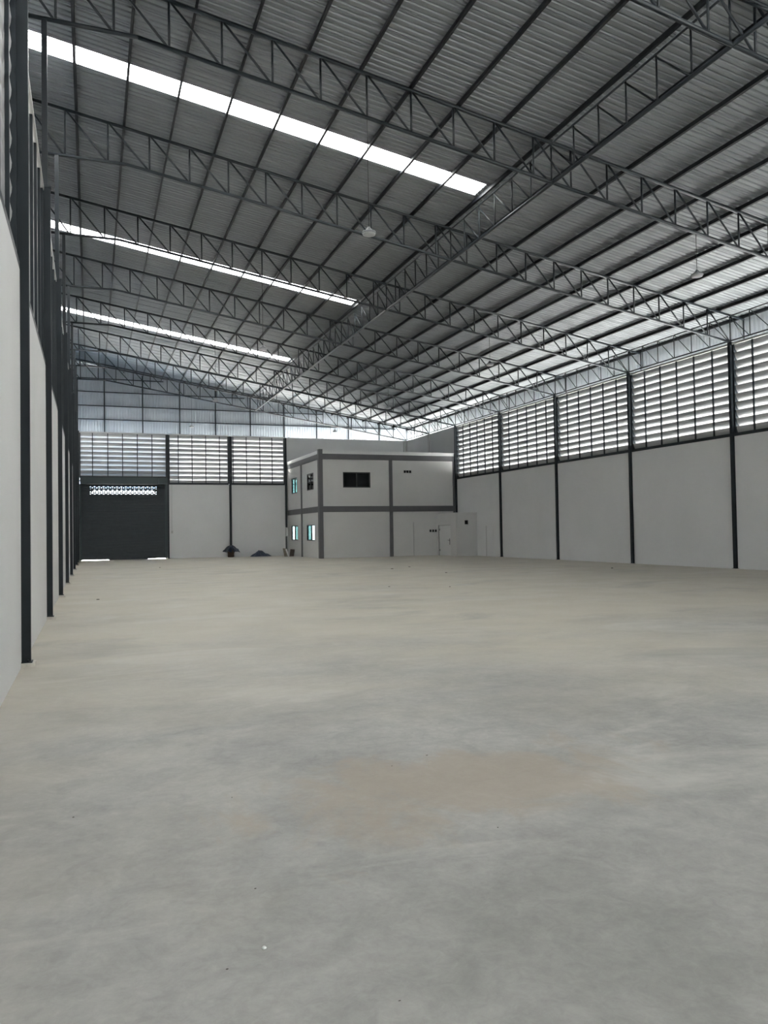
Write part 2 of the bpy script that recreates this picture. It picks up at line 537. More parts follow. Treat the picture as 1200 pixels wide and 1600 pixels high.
# ------------------------------------------------------------------ columns
def h_column(mb, x0, x1, y, z0, z1, wdt=0.10, t=0.011):
    """H section, flanges facing +-X"""
    mb.box(x0, x0 + t, y - wdt / 2, y + wdt / 2, z0, z1)
    mb.box(x1 - t, x1, y - wdt / 2, y + wdt / 2, z0, z1)
    mb.box(x0 + t, x1 - t, y - 0.006, y + 0.006, z0, z1)
PAD = 0.05
def base_parts(root, x0, x1, s):
    """s = +1 when the hall lies towards +x"""
    xi = x1 if s > 0 else x0
    build('base_plate', MB().box(x0 - 0.01, x1 + 0.02 if s > 0 else x1 + 0.01, -0.09, 0.09, PAD, PAD + 0.014), M['steel'], root)
    pa, pb = (x0, xi + 0.055) if s > 0 else (xi - 0.055, x1)
    build('concrete_pad', MB().box(pa, pb, -0.13, 0.13, 0.0, PAD), M['pad'], root)
    for yy in (-0.065, 0.065):
        build('anchor_bolt', MB().tube((xi - s * 0.03, yy, PAD + 0.014), (xi - s * 0.03, yy, PAD + 0.04), 0.011, 6), M['steel'], root)
def left_column(with_post=True):
    r = thing('steel_column', (0, 0, 0), '', 'column')
    b = MB(); h_column(b, -0.20, 0.0, 0, PAD + 0.014, 8.70)
    # side cover welded across the flange tips, as seen from the hall
    b.box(-0.189, -0.011, -0.05, -0.042, PAD + 0.014, 8.70)
    build('shaft', b, M['steel'], r)
    build('cap_plate', MB().box(-0.21, 0.012, -0.07, 0.07, 8.70, 8.72), M['steel'], r)
    b = MB().box(-0.155, -0.05, -0.052, 0.052, 8.72, 12.16)
    build('post', b, M['truss_steel'], r)
    base_parts(r, -0.20, 0.0, 1)
    return r
LEFT_ROWS = ROWS[1:]
lc = left_column()
for i, y in enumerate(LEFT_ROWS):
    n = len(LEFT_ROWS) - 1 - i
    lab = ('dark steel column in the corner beside the roller door, carrying a roof post' if n == 0 else
           'dark steel wall column on a concrete pad, %s from the roller door corner column' % ORD[n - 1])
    if i == 0:
        lc.location = (XL, y, 0); lc['label'] = lab; lc['group'] = 'columns along the plain long wall'
    else: dup(lc, (XL, y, 0), lab, 'columns along the plain long wall')
def right_column():
    r = thing('steel_column', (0, 0, 0), '', 'column')
    b = MB(); h_column(b, 0.0, 0.24, 0, PAD * 0.5, 8.66, 0.13)
    b.box(0.011, 0.229, -0.065, -0.057, PAD * 0.5, 8.66)
    build('shaft', b, M['steel'], r)
    build('cap_plate', MB().box(-0.01, 0.25, -0.08, 0.08, 8.66, 8.675), M['steel'], r)
    build('base_plate', MB().box(-0.02, 0.24, -0.1, 0.1, PAD * 0.5 - 0.012, PAD * 0.5), M['steel'], r)
    build('concrete_pad', MB().box(-0.06, 0.2, -0.13, 0.13, 0, PAD * 0.5 - 0.012), M['pad'], r)
    return r
rc = right_column()
RIGHT_ROWS = ROWS[1:10]
for i, y in enumerate(RIGHT_ROWS):
    n = len(RIGHT_ROWS) - 1 - i
    lab = ('grey steel column at the corner where the office front meets the louvres' if n == 0 else
           'dark steel column between louvre bays, %s along that wall from the office' % ORD[n - 1])
    if i == 0:
        rc.location = (XR, y, 0); rc['label'] = lab; rc['group'] = 'columns along the louvred long wall'
    else:
        o = dup(rc, (XR, y, 0), lab, 'columns along the louvred long wall')
# plastered pilasters on the solid wall above the office
for y, lab in ((ROWS[10], 'grey plastered pilaster on the solid wall above the office roof'),):
    o = build('pilaster', MB().box(XR, XWR, -0.14, 0.14, 6.86, Z_TOP), M['office_plaster'], None, (0, y, 0))
    tag(o, lab, 'pilaster')
o = build('pilaster', MB().box(0, 0.3, -0.1, -0.002, 6.86, Z_TOP - 0.02), M['office_plaster'], None, (XWR - 0.302, Y_BACK, 0))
tag(o, 'plastered corner pilaster above the office where the two walls meet', 'pilaster')

# ------------------------------------------------------------------ louvre panels
PITCH_B = 0.315
def louvre(root, length, mull, z0, z1, n_blades, jamb=0.06):
    """local frame: x runs along the wall, +y is outwards, hall at -y"""
    top = z1 - 0.05
    bm = MB()
    th = 0.004
    # inner edge high, outer edge low, with hemmed edges
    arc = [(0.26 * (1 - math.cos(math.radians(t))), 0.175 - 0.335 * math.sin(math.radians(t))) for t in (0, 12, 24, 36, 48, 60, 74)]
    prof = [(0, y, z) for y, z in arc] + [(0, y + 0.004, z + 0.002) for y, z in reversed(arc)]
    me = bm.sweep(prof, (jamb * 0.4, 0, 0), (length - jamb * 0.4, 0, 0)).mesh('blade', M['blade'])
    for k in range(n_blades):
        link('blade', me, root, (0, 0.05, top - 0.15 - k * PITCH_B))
    for x in mull:
        build('mullion', MB().box(x - 0.026, x + 0.026, 0.0, 0.048, z0 + 0.1, z1), M['steel'], root)
    for x in (0, length - jamb):
        build('jamb', MB().box(x, x + jamb, 0.0, 0.22, z0 + 0.1, z1), M['steel'], root)
    build('sill_rail', MB().box(0, length, -0.03, 0.2, z0 - 0.02, z0 + 0.10), M['steel'], root)
    build('top_rail', MB().box(0, length, 0.0, 0.12, z1, z1 + 0.05).box(0, length, -0.02, 0.0, z1 - 0.03, z1 + 0.05), M['grey_pipe'], root)
N_BL = 11
# right wall bays (x along -Y so that +y points out to +X): rotate -90 deg -> local x = -Y, local y = +X
cc = 0.065
proto = None
for i in range(9):
    y0, y1 = ROWS[i] + cc, ROWS[i + 1] - cc
    n = 8 - i
    lab = ('bay of white louvre blades right beside the office, above the low wall' if n == 0 else
           'bay of white louvre blades, %s along the wall from the bay touching the office' % ORD[n - 1])
    loc = (XWR + 0.01, y1, 0)
    if proto is None:
        proto = thing('louvre_panel', loc, lab, 'louvre', 'louvre bays opposite the plain wall', -math.pi / 2)
        louvre(proto, 6 - 2 * cc, [k - cc for k in range(1, 6)], Z_SILL, Z_TOP - 0.06, N_BL)
    else: dup(proto, loc, lab, 'louvre bays opposite the plain wall')
# left wall bays: rotate +90 -> local x = +Y, local y = -X
proto = None
for i in range(9):
    n = 8 - i
    lab = 'louvre bay high in the plain long wall, %s before the short end bays' % ORD[n]
    loc = (XWL - 0.03, ROWS[i] + 0.055, 0)
    if proto is None:
        proto = thing('louvre_panel', loc, lab, 'louvre', 'louvre bays in the plain long wall', math.pi / 2)
        louvre(proto, 5.89, [k - 0.055 for k in range(1, 6)], Z_SILL, Z_TOP, N_BL)
    else: dup(proto, loc, lab, 'louvre bays in the plain long wall')
proto = None
for i in (9, 10):
    lab = 'short louvre bay high in the plain long wall, %s' % ('nearest the roller door corner' if i == 10 else 'one bay before the roller door corner')
    loc = (XWL - 0.03, ROWS[i] + 0.055, 0)
    if proto is None:
        proto = thing('louvre_panel', loc, lab, 'louvre', 'louvre bays in the plain long wall', math.pi / 2)
        louvre(proto, 4.22, [k * 1.08 - 0.055 for k in range(1, 4)], Z_SILL, Z_TOP, N_BL)
    else: dup(proto, loc, lab, 'louvre bays in the plain long wall')
# back wall bays
BZ0, BZ1 = Z_SILL + 0.08, Z_TOP - 0.04
def back_bay(x0, x1, mull, z0, nb, lab):
    r = thing('louvre_panel', (x0, Y_BACK - 0.02, 0), lab, 'louvre', 'louvre bays in the back wall')
    louvre(r, x1 - x0, [m - x0 for m in mull], z0, BZ1, nb)
back_bay(-0.72, 4.92, [0.1, 1.07, 2.02, 2.98, 3.95], 5.58, 10, 'wide louvre bay directly above the dark roller door')
back_bay(5.06, 9.20, [5.71, 6.65, 7.60, 8.56], BZ0, N_BL, 'louvre bay in the back wall between the roller door post and middle post')
back_bay(9.38, 13.27, [9.52, 10.48, 11.46, 12.35], BZ0, N_BL, 'louvre bay in the back wall touching the office side')
# front wall bays behind the photographer
for k in range(4):
    x0 = XWL + 0.1 + k * 5.93
    r = thing('louvre_panel', (x0 + 5.8, Y_FRONT, 0), 'louvre bay in the front wall, %s from the plain long wall' % ORD[k], 'louvre', 'louvre bays in the front wall', math.pi)
    louvre(r, 5.8, [1, 2, 3, 4, 5], Z_SILL, Z_TOP, N_BL)

# back wall posts
def back_post(x, z0, z1, lab, fa, fb, wd=0.16):
    r = thing('steel_post', (x, Y_BACK - 0.06, 0), lab, 'column', 'posts in the back wall')
    b = MB().box(-wd / 2, wd / 2, -0.08, 0.0, 0.012, z1).box(fa - x, fb - x, 0.0, 0.18, z0, z1)
    build('shaft', b, M['steel'], r)
    build('base_plate', MB().box(-0.13, 0.13, -0.11, 0.0, 0, 0.012), M['steel'], r)
    return r
back_post(4.99, 0.02, 8.6, 'dark steel post standing at the free side of the roller door', 4.925, 4.995, 0.13)
back_post(9.29, 5.2, 8.6, 'dark steel post between the two plain louvre bays of the back wall', 9.205, 9.375)
back_post(13.335, 5.2, 8.6, 'dark steel post where the back wall meets the office side', 13.275, 13.355, 0.14)

# eave trusses on the right wall
def eave_truss(y0, y1, lab, proto=None, kind=6):
    span = y1 - y0
    r = thing('eave_truss', (X_COLR - 0.05, y0, Z_TOP + 0.01), lab, 'truss', 'eave trusses above the louvred wall')
    zb, zt = 0.05, z_top(X_COLR) - Z_TOP - 0.06
    build('bottom_chord', MB().tube((0, 0.07, zb), (0, span - 0.07, zb), 0.028, 8), M['truss_steel'], r)
    build('top_chord', MB().tube((0, 0.04, zt), (0, span - 0.04, zt), 0.028, 8), M['truss_steel'], r)
    st = span / kind
    for k in range(kind):
        if k: build('vertical_web', MB().tube((0, k * st, zb), (0, k * st, zt), 0.018, 6), M['truss_steel'], r)
        build('diagonal_web', MB().tube((0, (k + 1) * st - 0.04, zt - 0.02), (0, k * st + 0.05, zb + 0.02), 0.018, 6), M['truss_steel'], r)
    return r
proto = None
for i in range(9):
    n = 8 - i
    lab = 'slender pipe eave truss above the louvres, %s bay from the office corner' % ORD[n]
    if proto is None: proto = eave_truss(ROWS[i], ROWS[i + 1], lab)
    else: dup(proto, (X_COLR - 0.05, ROWS[i], Z_TOP + 0.01), lab)
eave_truss(ROWS[9], ROWS[10], 'slender pipe eave truss on the solid wall above the office front half', kind=4)
eave_truss(ROWS[10], ROWS[11], 'slender pipe eave truss on the solid wall in the far office corner', kind=4)

# ------------------------------------------------------------------ hanging cladding outside the walls (light comes up behind it)
def clad_profile(width, n=4, h=0.042):
    p = width / n
    pts = [(0.0, 0.0)]
    for i in range(n):
        c = (i + 0.5) * p
        pts += [(c - 0.04, 0), (c - 0.018, h), (c + 0.018, h), (c + 0.04, 0)]
    pts += [(width, 0)]
    return pts
trim1 = struct(thing('trim_1', (0, 0, 0), 'pale corrugated cladding hung outside the louvred wall below the eave', 'cladding'))
prof = [(y, h) for y, h in clad_profile(SHEET)]
me = MB().sweep([(23.80 + h, y, 0) for y, h in prof], (0, 0, 8.25), (0, 0, z_roof(23.82)), closed=False).mesh('cladding_sheet', M['cladding'])
for i in range(N_SHEETS): link('cladding_sheet', me, trim1, (0, Y_SHEET0 + i * SHEET, 0))
trim2 = struct(thing('trim_2', (0, 0, 0), 'corrugated cladding hung outside the plain long wall below the high eave', 'cladding'))
me = MB().sweep([(-1.90 - h, y, 0) for y, h in prof], (0, 0, 8.25), (0, 0, z_roof(-1.9)), closed=False).mesh('cladding_sheet', M['cladding'])
for i in range(N_SHEETS): link('cladding_sheet', me, trim2, (0, Y_SHEET0 + i * SHEET, 0))
build('light_block_sheet', MB().box(-1.89, -1.0, Y_FRONT - 0.9, Y_BACK + 1.6, 8.685, 8.70), M['gable'], trim2)  # added closure that keeps daylight from rising inside the left cladding
Y_G = Y_BACK + 1.7
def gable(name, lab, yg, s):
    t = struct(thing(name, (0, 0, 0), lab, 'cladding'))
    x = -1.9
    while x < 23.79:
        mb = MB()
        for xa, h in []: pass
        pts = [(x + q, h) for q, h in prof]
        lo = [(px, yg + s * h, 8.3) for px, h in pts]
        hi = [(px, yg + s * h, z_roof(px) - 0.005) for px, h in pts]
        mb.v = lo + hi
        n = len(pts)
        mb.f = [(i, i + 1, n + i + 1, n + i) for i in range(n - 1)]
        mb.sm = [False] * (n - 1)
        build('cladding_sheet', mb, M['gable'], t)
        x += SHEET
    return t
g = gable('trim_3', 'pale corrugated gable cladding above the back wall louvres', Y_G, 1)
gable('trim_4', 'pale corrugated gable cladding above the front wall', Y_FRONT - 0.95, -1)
for z in (9.76, 10.71, 11.68, 12.61):
    x1 = min(23.7, (13.592 - z - 0.2) / SL)
    o = build('girt', MB().box(-1.85, x1, -0.07, -0.01, -0.03, 0.03), M['steel'], g, (0, Y_G, z))
for k in range(10):
    x = 0.90 + 2.55 * k
    if x > 23.5: break
    build('gable_post', MB().box(x - 0.04, x + 0.04, -0.15, -0.07, 8.55, z_roof(x) - 0.1), M['steel'], g, (0, Y_G, 0))
for k in range(10):   # short brackets carrying the posts on the wall head
    x = 0.90 + 2.55 * k
    if x > 22.9: break
    build('bracket', MB().box(x - 0.03, x + 0.03, Y_BACK + 0.02, Y_G - 0.1, 8.62, 8.68), M['steel'], g)

# ------------------------------------------------------------------ roller door
door = struct(thing('door_1', (0, Y_BACK, 0), 'dark roller shutter door with a punched grille row and shutter box', 'door'))
yd = 0.03
def curtain(mb, x0, x1, z0, z1, y, p=0.076):
    n = max(1, round((z1 - z0) / p)); p = (z1 - z0) / n
    prof = []
    for i in range(n):
        z = z0 + i * p
        prof += [(0, y, z), (0, y - 0.010, z + p * 0.25), (0, y - 0.014, z + p * 0.5), (0, y - 0.010, z + p * 0.75)]
    prof += [(0, y, z1), (0, y + 0.01, z1), (0, y + 0.01, z0)]
    mb.sweep(prof, (x0, 0, 0), (x1, 0, 0))
GX0, GX1, GZ0, GZ1 = -0.06, 4.21, 4.46, 4.98
ZG = 0.05
b = MB()
curtain(b, DX0 + 0.04, DX1 - 0.02, ZG, GZ0, yd)
curtain(b, DX0 + 0.04, GX0, GZ0, GZ1, yd)
curtain(b, GX1, DX1 - 0.02, GZ0, GZ1, yd)
curtain(b, DX0 + 0.04, DX1 - 0.02, GZ1, 5.15, yd)
build('slat_curtain', b, M['shutter'], door)
def grille(x0, x1, z0, z1, nx, nz, y):
    """perforated strip, staggered rounded openings"""
    mb = MB()
    pz = (z1 - z0) / nz; px = (x1 - x0) / nx
    for j in range(nz):
        off = 0.5 * px if j % 2 else 0.0
        cells = [(x0 + i * px + off, x0 + (i + 1) * px + off) for i in range(nx - (1 if j % 2 else 0))]
        if j % 2:
            mb.box(x0, x0 + off, y - 0.004, y + 0.004, z0 + j * pz, z0 + (j + 1) * pz)
            mb.box(x1 - off, x1, y - 0.004, y + 0.004, z0 + j * pz, z0 + (j + 1) * pz)
        for a, c in cells:
            cx, cz = (a + c) / 2, z0 + (j + 0.5) * pz
            n = 12
            o = len(mb.v)
            q_ = 0.12 if j == nz - 1 else 0.20
            rx, rz = px * q_, pz * q_
            outer = []
            for i in range(n):
                t = 2 * math.pi * (i + 0.5) / n
                ct, st = math.cos(t), math.sin(t)
                s = max(abs(ct) / (px / 2), abs(st) / (pz / 2))
                outer.append((cx + ct / s, y, cz + st / s))
            inner = [(cx + rx * math.cos(2 * math.pi * (i + 0.5) / n), y, cz + rz * math.sin(2 * math.pi * (i + 0.5) / n)) for i in range(n)]
            back = [(p[0], y + 0.008, p[2]) for p in inner]
            mb.v += outer + inner + back
            for i in range(n):
                k = (i + 1) % n
                mb.f.append((o + i, o + k, o + n + k, o + n + i)); mb.sm.append(False)
                mb.f.append((o + n + i, o + n + k, o + 2 * n + k, o + 2 * n + i)); mb.sm.append(False)
    return mb
build('grille', grille(GX0, GX1, GZ0, GZ1, 15, 3, yd), M['shutter'], door)
build('guide_rail', MB().box(DX0 - 0.02, DX0 + 0.09, -0.05, 0.06, 0, 5.15), M['shutter_box'], door)
build('guide_rail', MB().box(DX1 - 0.07, DX1 + 0.06, -0.05, 0.06, 0, 5.15), M['shutter_box'], door)
build('shutter_box', MB().box(DX0, 4.34, -0.42, 0.05, 5.13, 5.58), M['shutter_box'], door)
build('motor_box', MB().box(4.36, 4.94, -0.40, 0.05, 5.15, 5.57), M['shutter_box'], door)
build('bottom_bar', MB().box(DX0 + 0.1, DX1 - 0.08, yd - 0.03, yd + 0.02, ZG - 0.01, ZG + 0.08), M['shutter'], door)
build('bottom_seal', MB().box(1.1, 3.65, yd - 0.02, yd + 0.01, 0.0, ZG), M['shutter'], door)

# canopy over the roller door outside
cn = thing('door_canopy', (2.2, Y_BACK + 0.3, 5.0), 'blue sheet metal canopy outside over the roller door, glimpsed through the louvres', 'canopy')
mb = MB()
mb.sweep([(x - 3.9 + 0.0, 0, 0.03 * (i % 2)) for i, x in enumerate([k * 0.2 for k in range(39)])], (0, 0, 0.42), (0, 3.6, 0.05), closed=False)
build('canopy_sheet', mb, M['canopy'], cn)
build('canopy_frame', MB().box(-3.9, 3.7, 3.5, 3.58, -0.06, 0.05).box(-3.9, 3.7, 0.0, 0.08, 0.32, 0.42), M['steel'], cn)
for x in (-3.6, 3.5):
    build('canopy_post', MB().box(x - 0.05, x + 0.05, 3.45, 3.55, -5.27, -0.05), M['steel'], cn)

# pull-cord switch beside the door
sw = thing('pull_switch', (5.245, Y_BACK, 1.82), 'thin grey cable with a small switch box hanging beside the roller door', 'switch')
build('cable', MB().tube((0, -0.02, 0.1), (0, -0.02, 3.3), 0.012, 6), M['grey_pipe'], sw)
build('switch_box', MB().box(-0.06, 0.06, -0.06, 0.0, -0.08, 0.1), M['grey_pipe'], sw)
eb = thing('meter_box', (13.34, Y_BACK - 0.21, 1.39), 'small grey electrical box with conduit on the post by the office side', 'electrical box')
build('box_body', MB().box(-0.1, 0.08, -0.08, 0.06, 0, 0.66), M['grey_pipe'], eb)
build('box_lid', MB().box(-0.08, 0.06, -0.095, -0.08, 0.04, 0.62), M['white'], eb)
build('conduit', MB().tube((-0.01, -0.02, -1.38), (-0.01, -0.02, 0.0), 0.018, 8), M['grey_pipe'], eb)

# ------------------------------------------------------------------ office block
off = thing('office_block', (X_OFF, Y_OFF, 0), 'two-storey white plastered office block with grey bands and pilasters', 'building')
W_O, D_O = XR - X_OFF, Y_BACK - Y_OFF - 0.02
LX = lambda x: x - X_OFF
LY = lambda y: y - Y_OFF
th = 0.12
def holes_wall(name, plane, a0, a1, holes):
    mb = MB()
    xs = sorted({a0, a1, *[h[0] for h in holes], *[h[1] for h in holes]})
    zs = sorted({0, 6.62, *[h[2] for h in holes], *[h[3] for h in holes]})
    for a, c in zip(xs, xs[1:]):
        for d, e in zip(zs, zs[1:]):
            if any(h[0] <= a + 1e-6 and c <= h[1] + 1e-6 and h[2] <= d + 1e-6 and e <= h[3] + 1e-6 for h in holes): continue
            if plane == 'front': mb.box(a, c, 0, th, d, e)
            else: mb.box(0, th, a, c, d, e)
    return build(name, mb, M['office_plaster'], off)
FW = (LX(15.03), LX(16.88), 4.48, 5.47)
V1 = [(LX(19.22) + k * 0.195, LX(19.22) + k * 0.195 + 0.165, 5.46, 5.63) for k in range(3)]
V2 = [(LX(21.0) + k * 0.195, LX(21.0) + k * 0.195 + 0.165, 1.55, 1.71) for k in range(3)]
OD = (LX(19.05), LX(19.87), 0.0, 2.22)
holes_wall('front_wall', 'front', 0, W_O, [FW, *V1, *V2, OD])
SIDE_W = [(LY(52.80), LY(54.42), 4.43, 5.53), (LY(48.50), LY(50.15), 4.43, 5.53),
          (LY(52.73), LY(54.60), 1.11, 2.15), (LY(48.40), LY(50.33), 1.11, 2.15)]
holes_wall('side_wall', 'side', th, D_O, SIDE_W)
build('roof_slab', MB().box(-0.05, W_O, -0.05, D_O, 6.62, 6.83), M['white'], off)
build('upper_floor_slab', MB().box(th, W_O, th, D_O, 3.0, 3.25), M['office_plaster'], off)
pr = 0.03
build('roof_band', MB().box(0.1, W_O, -pr, 0.0, 6.27, 6.62).box(-pr, 0.0, 0.1, D_O, 6.27, 6.62), M['band_grey'], off)
build('middle_band', MB().box(0.1, W_O, -pr, 0.0, 2.92, 3.29).box(-pr, 0.0, 0.1, D_O, 2.92, 3.29), M['band_grey'], off)
def pil(x0, x1, y0, y1, z1=6.27, z0=0.0): return build('pilaster', MB().box(x0, x1, y0, y1, z0, z1), M['band_grey'], off)
pil(-0.06, 0.20, -0.06, 0.26, 6.90)
pil(LX(18.17), LX(18.40), -0.05, 0.0)
pil(W_O - 0.12, W_O, -0.05, 0.0, 6.62, 2.80)
pil(-0.05, 0.0, LY(51.40), LY(51.66))
def window(parent, plane, h, pane_m, split=0.5, bars=()):
    a0, a1, z0, z1 = h
    f = 0.06
    mb = MB()
    def bx(a, c, d, e, dep0=0.01, dep1=0.09):
        if plane == 'front': mb.box(a, c, dep0, dep1, d, e)
        else: mb.box(dep0, dep1, a, c, d, e)
    bx(a0, a1, z0, z0 + f); bx(a0, a1, z1 - f, z1); bx(a0, a0 + f, z0, z1); bx(a1 - f, a1, z0, z1)
    m = a0 + (a1 - a0) * split
    bx(m - 0.04, m + 0.04, z0, z1)
    for q in bars: bx(a0, a1, q - 0.02, q + 0.02, 0.06, 0.08)
    wn = build('window', mb, M['black'], parent)
    for k, (p, q) in enumerate(((a0 + f, m - 0.04), (m + 0.04, a1 - f))):
        g = MB()
        d = 0.045 + 0.02 * k
        if plane == 'front': g.box(p, q, d, d + 0.006, z0 + f, z1 - f)
        else: g.box(d, d + 0.006, p, q, z0 + f, z1 - f)
        build('pane', g, pane_m[k], wn)
window(off, 'front', FW, (M['glass_dark'], M['glass_dark']))
T, C_, D_ = M['glass_teal'], M['glass_clear'], M['glass_dark']
window(off, 'side', SIDE_W[0], (T, T), 0.45)
window(off, 'side', SIDE_W[1], (D_, D_), 0.45)
window(off, 'side', SIDE_W[2], (T, C_), 0.5)
window(off, 'side', SIDE_W[3], (C_, T), 0.45)
for hs in (V1, V2):
    for a0, a1, z0, z1 in hs:
        v = build('vent_block', MB().box(a0, a1, 0.08, 0.10, z0, z1), M['hole'], off)
        mb = MB()
        for q in (0.25, 0.5, 0.75):
            z = z0 + (z1 - z0) * q
            mb.box(a0, a1, 0.03, 0.06, z - 0.008, z + 0.008)
        build('vent_slat', mb, M['black'], v)
od = build('door', MB().box(OD[0] + 0.03, OD[1] - 0.03, 0.006, 0.05, 0.01, OD[3] - 0.03), M['office_plaster'], off)
od['label'] = 'flush white office door'
build('door_frame', MB().box(OD[0], OD[0] + 0.03, 0.0, 0.1, 0, OD[3]).box(OD[0], OD[1] - 0.03, 0.0, 0.1, OD[3] - 0.03, OD[3]), M['office_plaster'], od)
build('door_jamb', MB().box(OD[1] - 0.03, OD[1], -0.02, 0.1, 0, OD[3]), M['grey_pipe'], od)
build('handle', MB().tube((OD[0] + 0.1, 0.03, 1.0), (OD[0] + 0.1, -0.02, 1.0), 0.012, 8).tube((OD[0] + 0.1, -0.02, 1.0), (OD[0] + 0.22, -0.02, 1.0), 0.01, 8), M['white'], od)
# windows of the back wall behind the office
for n, (x0, x1, z0, z1) in enumerate(BACK_WINS):
    wn = struct(build('window_%d' % (n + 1), MB().box(x0, x1, YB0 + .03, YB0 + .09, z0, z0 + .05).box(x0, x1, YB0 + .03, YB0 + .09, z1 - .05, z1)
               .box(x0, x0 + .05, YB0 + .03, YB0 + .09, z0 + .05, z1 - .05).box(x1 - .05, x1, YB0 + .03, YB0 + .09, z0 + .05, z1 - .05)
               .box((x0 + x1) / 2 - .03, (x0 + x1) / 2 + .03, YB0 + .03, YB0 + .09, z0 + .05, z1 - .05), M['black']))
    build('pane', MB().box(x0 + .05, x1 - .05, YB0 + .055, YB0 + .061, z0 + .05, z1 - .05), M['glass_clear'], wn)

# ------------------------------------------------------------------ small room in the corner in front of the office
RX0, RY0, RZ = 21.52, 44.10, 2.76
rm = thing('corner_room', (RX0, RY0, 0), 'small low white room with a door, in the corner between office and louvred wall', 'room')
VR = (0.60, 0.85, 2.01, 2.26)
DR0, DR1, DRZ = 0.85, 2.70, 2.0     # door along y
mb = MB()
d_ = XWR - RX0
for a, c, e, f in ((0, VR[0], 0, RZ), (VR[1], d_, 0, RZ), (VR[0], VR[1], 0, VR[2]), (VR[0], VR[1], VR[3], RZ)):
    mb.box(a, c, 0, 0.1, e, f)
L_R = Y_OFF - RY0 - 0.03
mb.box(0, 0.1, 0.1, DR0, 0, RZ).box(0, 0.1, DR1, L_R, 0, RZ).box(0, 0.1, DR0, DR1, DRZ, RZ)
mb.box(0.1, d_, 0.1, L_R, RZ - 0.1, RZ)
build('room_walls', mb, M['office_plaster'], rm)
v = build('vent_block', MB().box(VR[0], VR[1], 0.06, 0.08, VR[2], VR[3]), M['hole'], rm)
dr = build('door', MB().box(0.02, 0.06, DR0 + 0.02, DR1 - 0.10, 0.01, DRZ - 0.04), M['white'], rm)
build('door_frame', MB().box(-0.015, 0.1, DR1 - 0.06, DR1, 0, DRZ).box(-0.015, 0.1, DR0, DR1, DRZ - 0.03, DRZ), M['grey_pipe'], dr)
for z in (0.35, 1.7):
    build('hinge', MB().box(0.0, 0.02, DR1 - 0.22, DR1 - 0.11, z - 0.06, z + 0.06), M['chrome'], dr)
hm = MB().tube((0.02, DR0 + 0.16, 1.0), (-0.05, DR0 + 0.16, 1.0), 0.018, 8).tube((-0.05, DR0 + 0.14, 1.0), (-0.05, DR0 + 0.40, 1.02), 0.014, 8)
hm.box(0.008, 0.02, DR0 + 0.12, DR0 + 0.21, 0.72, 1.12)
build('handle', hm, M['chrome'], dr)
# flush door in the right wall
dd = struct(build('door_2', MB().box(XWR - 0.012, XWR, 42.05, 42.84, 0.01, 1.86), M['plaster']))
build('door_frame', MB().box(XWR - 0.013, XWR, 42.01, 42.84, 1.86, 1.90).box(XWR - 0.013, XWR, 42.01, 42.05, 0, 1.86), M['plaster'], dd)
build('door_jamb', MB().box(XWR - 0.028, XWR, 42.84, 42.885, 0, 1.90), M['grey_pipe'], dd)
build('handle', MB().tube((XWR - 0.012, 42.15, 1.0), (XWR - 0.05, 42.15, 1.0), 0.012, 8).tube((XWR - 0.05, 42.14, 1.0), (XWR - 0.05, 42.26, 1.0), 0.01, 8), M['white'], dd)

# ------------------------------------------------------------------ hanging lamps
LAMP_Z = 8.58
def lamp_proto():
    r = thing('pendant_lamp', (0, 0, LAMP_Z), '', 'lamp', 'hanging high-bay lamps')
    build('housing', MB().lathe([(0.03, 0.20), (0.055, 0.16), (0.09, 0.12), (0.16, 0.085), (0.165, 0.05), (0.155, 0.045)][::-1], (0, 0, 0), 24), M['lamp'], r)
    build('diffuser', MB().lathe([(0.10, 0.0), (0.145, 0.015), (0.15, 0.045)], (0, 0, 0), 24), M['lamp_glass'], r)
    return r
k = 0
lproto = None
rowname = {3: 'sixth', 4: 'x'}
for i in (4, 6, 8, 10):
    n = n_rows - 1 - i
    for x, side in ((6.13, 'skylight side'), (15.83, 'louvre side')):
        y = ROWS[i]
        lab = 'round pendant lamp hung on the %s from the truss %s before the back wall' % (side, ORD[n - 1])
        if lproto is None:
            lproto = lamp_proto(); r = lproto; r['label'] = lab; r.location = (x, y, LAMP_Z)
        else: r = dup(lproto, (x, y, LAMP_Z), lab)
        ztop = z_low(x) - 0.04 - LAMP_Z
        k += 1
        LAMPS = globals().setdefault('LAMPS', []); LAMPS.append((r, ztop))
for r, zt in LAMPS:
    build('cable', MB().tube((0, 0, 0.19), (0, 0, zt), 0.008, 6), M['cable'], r)

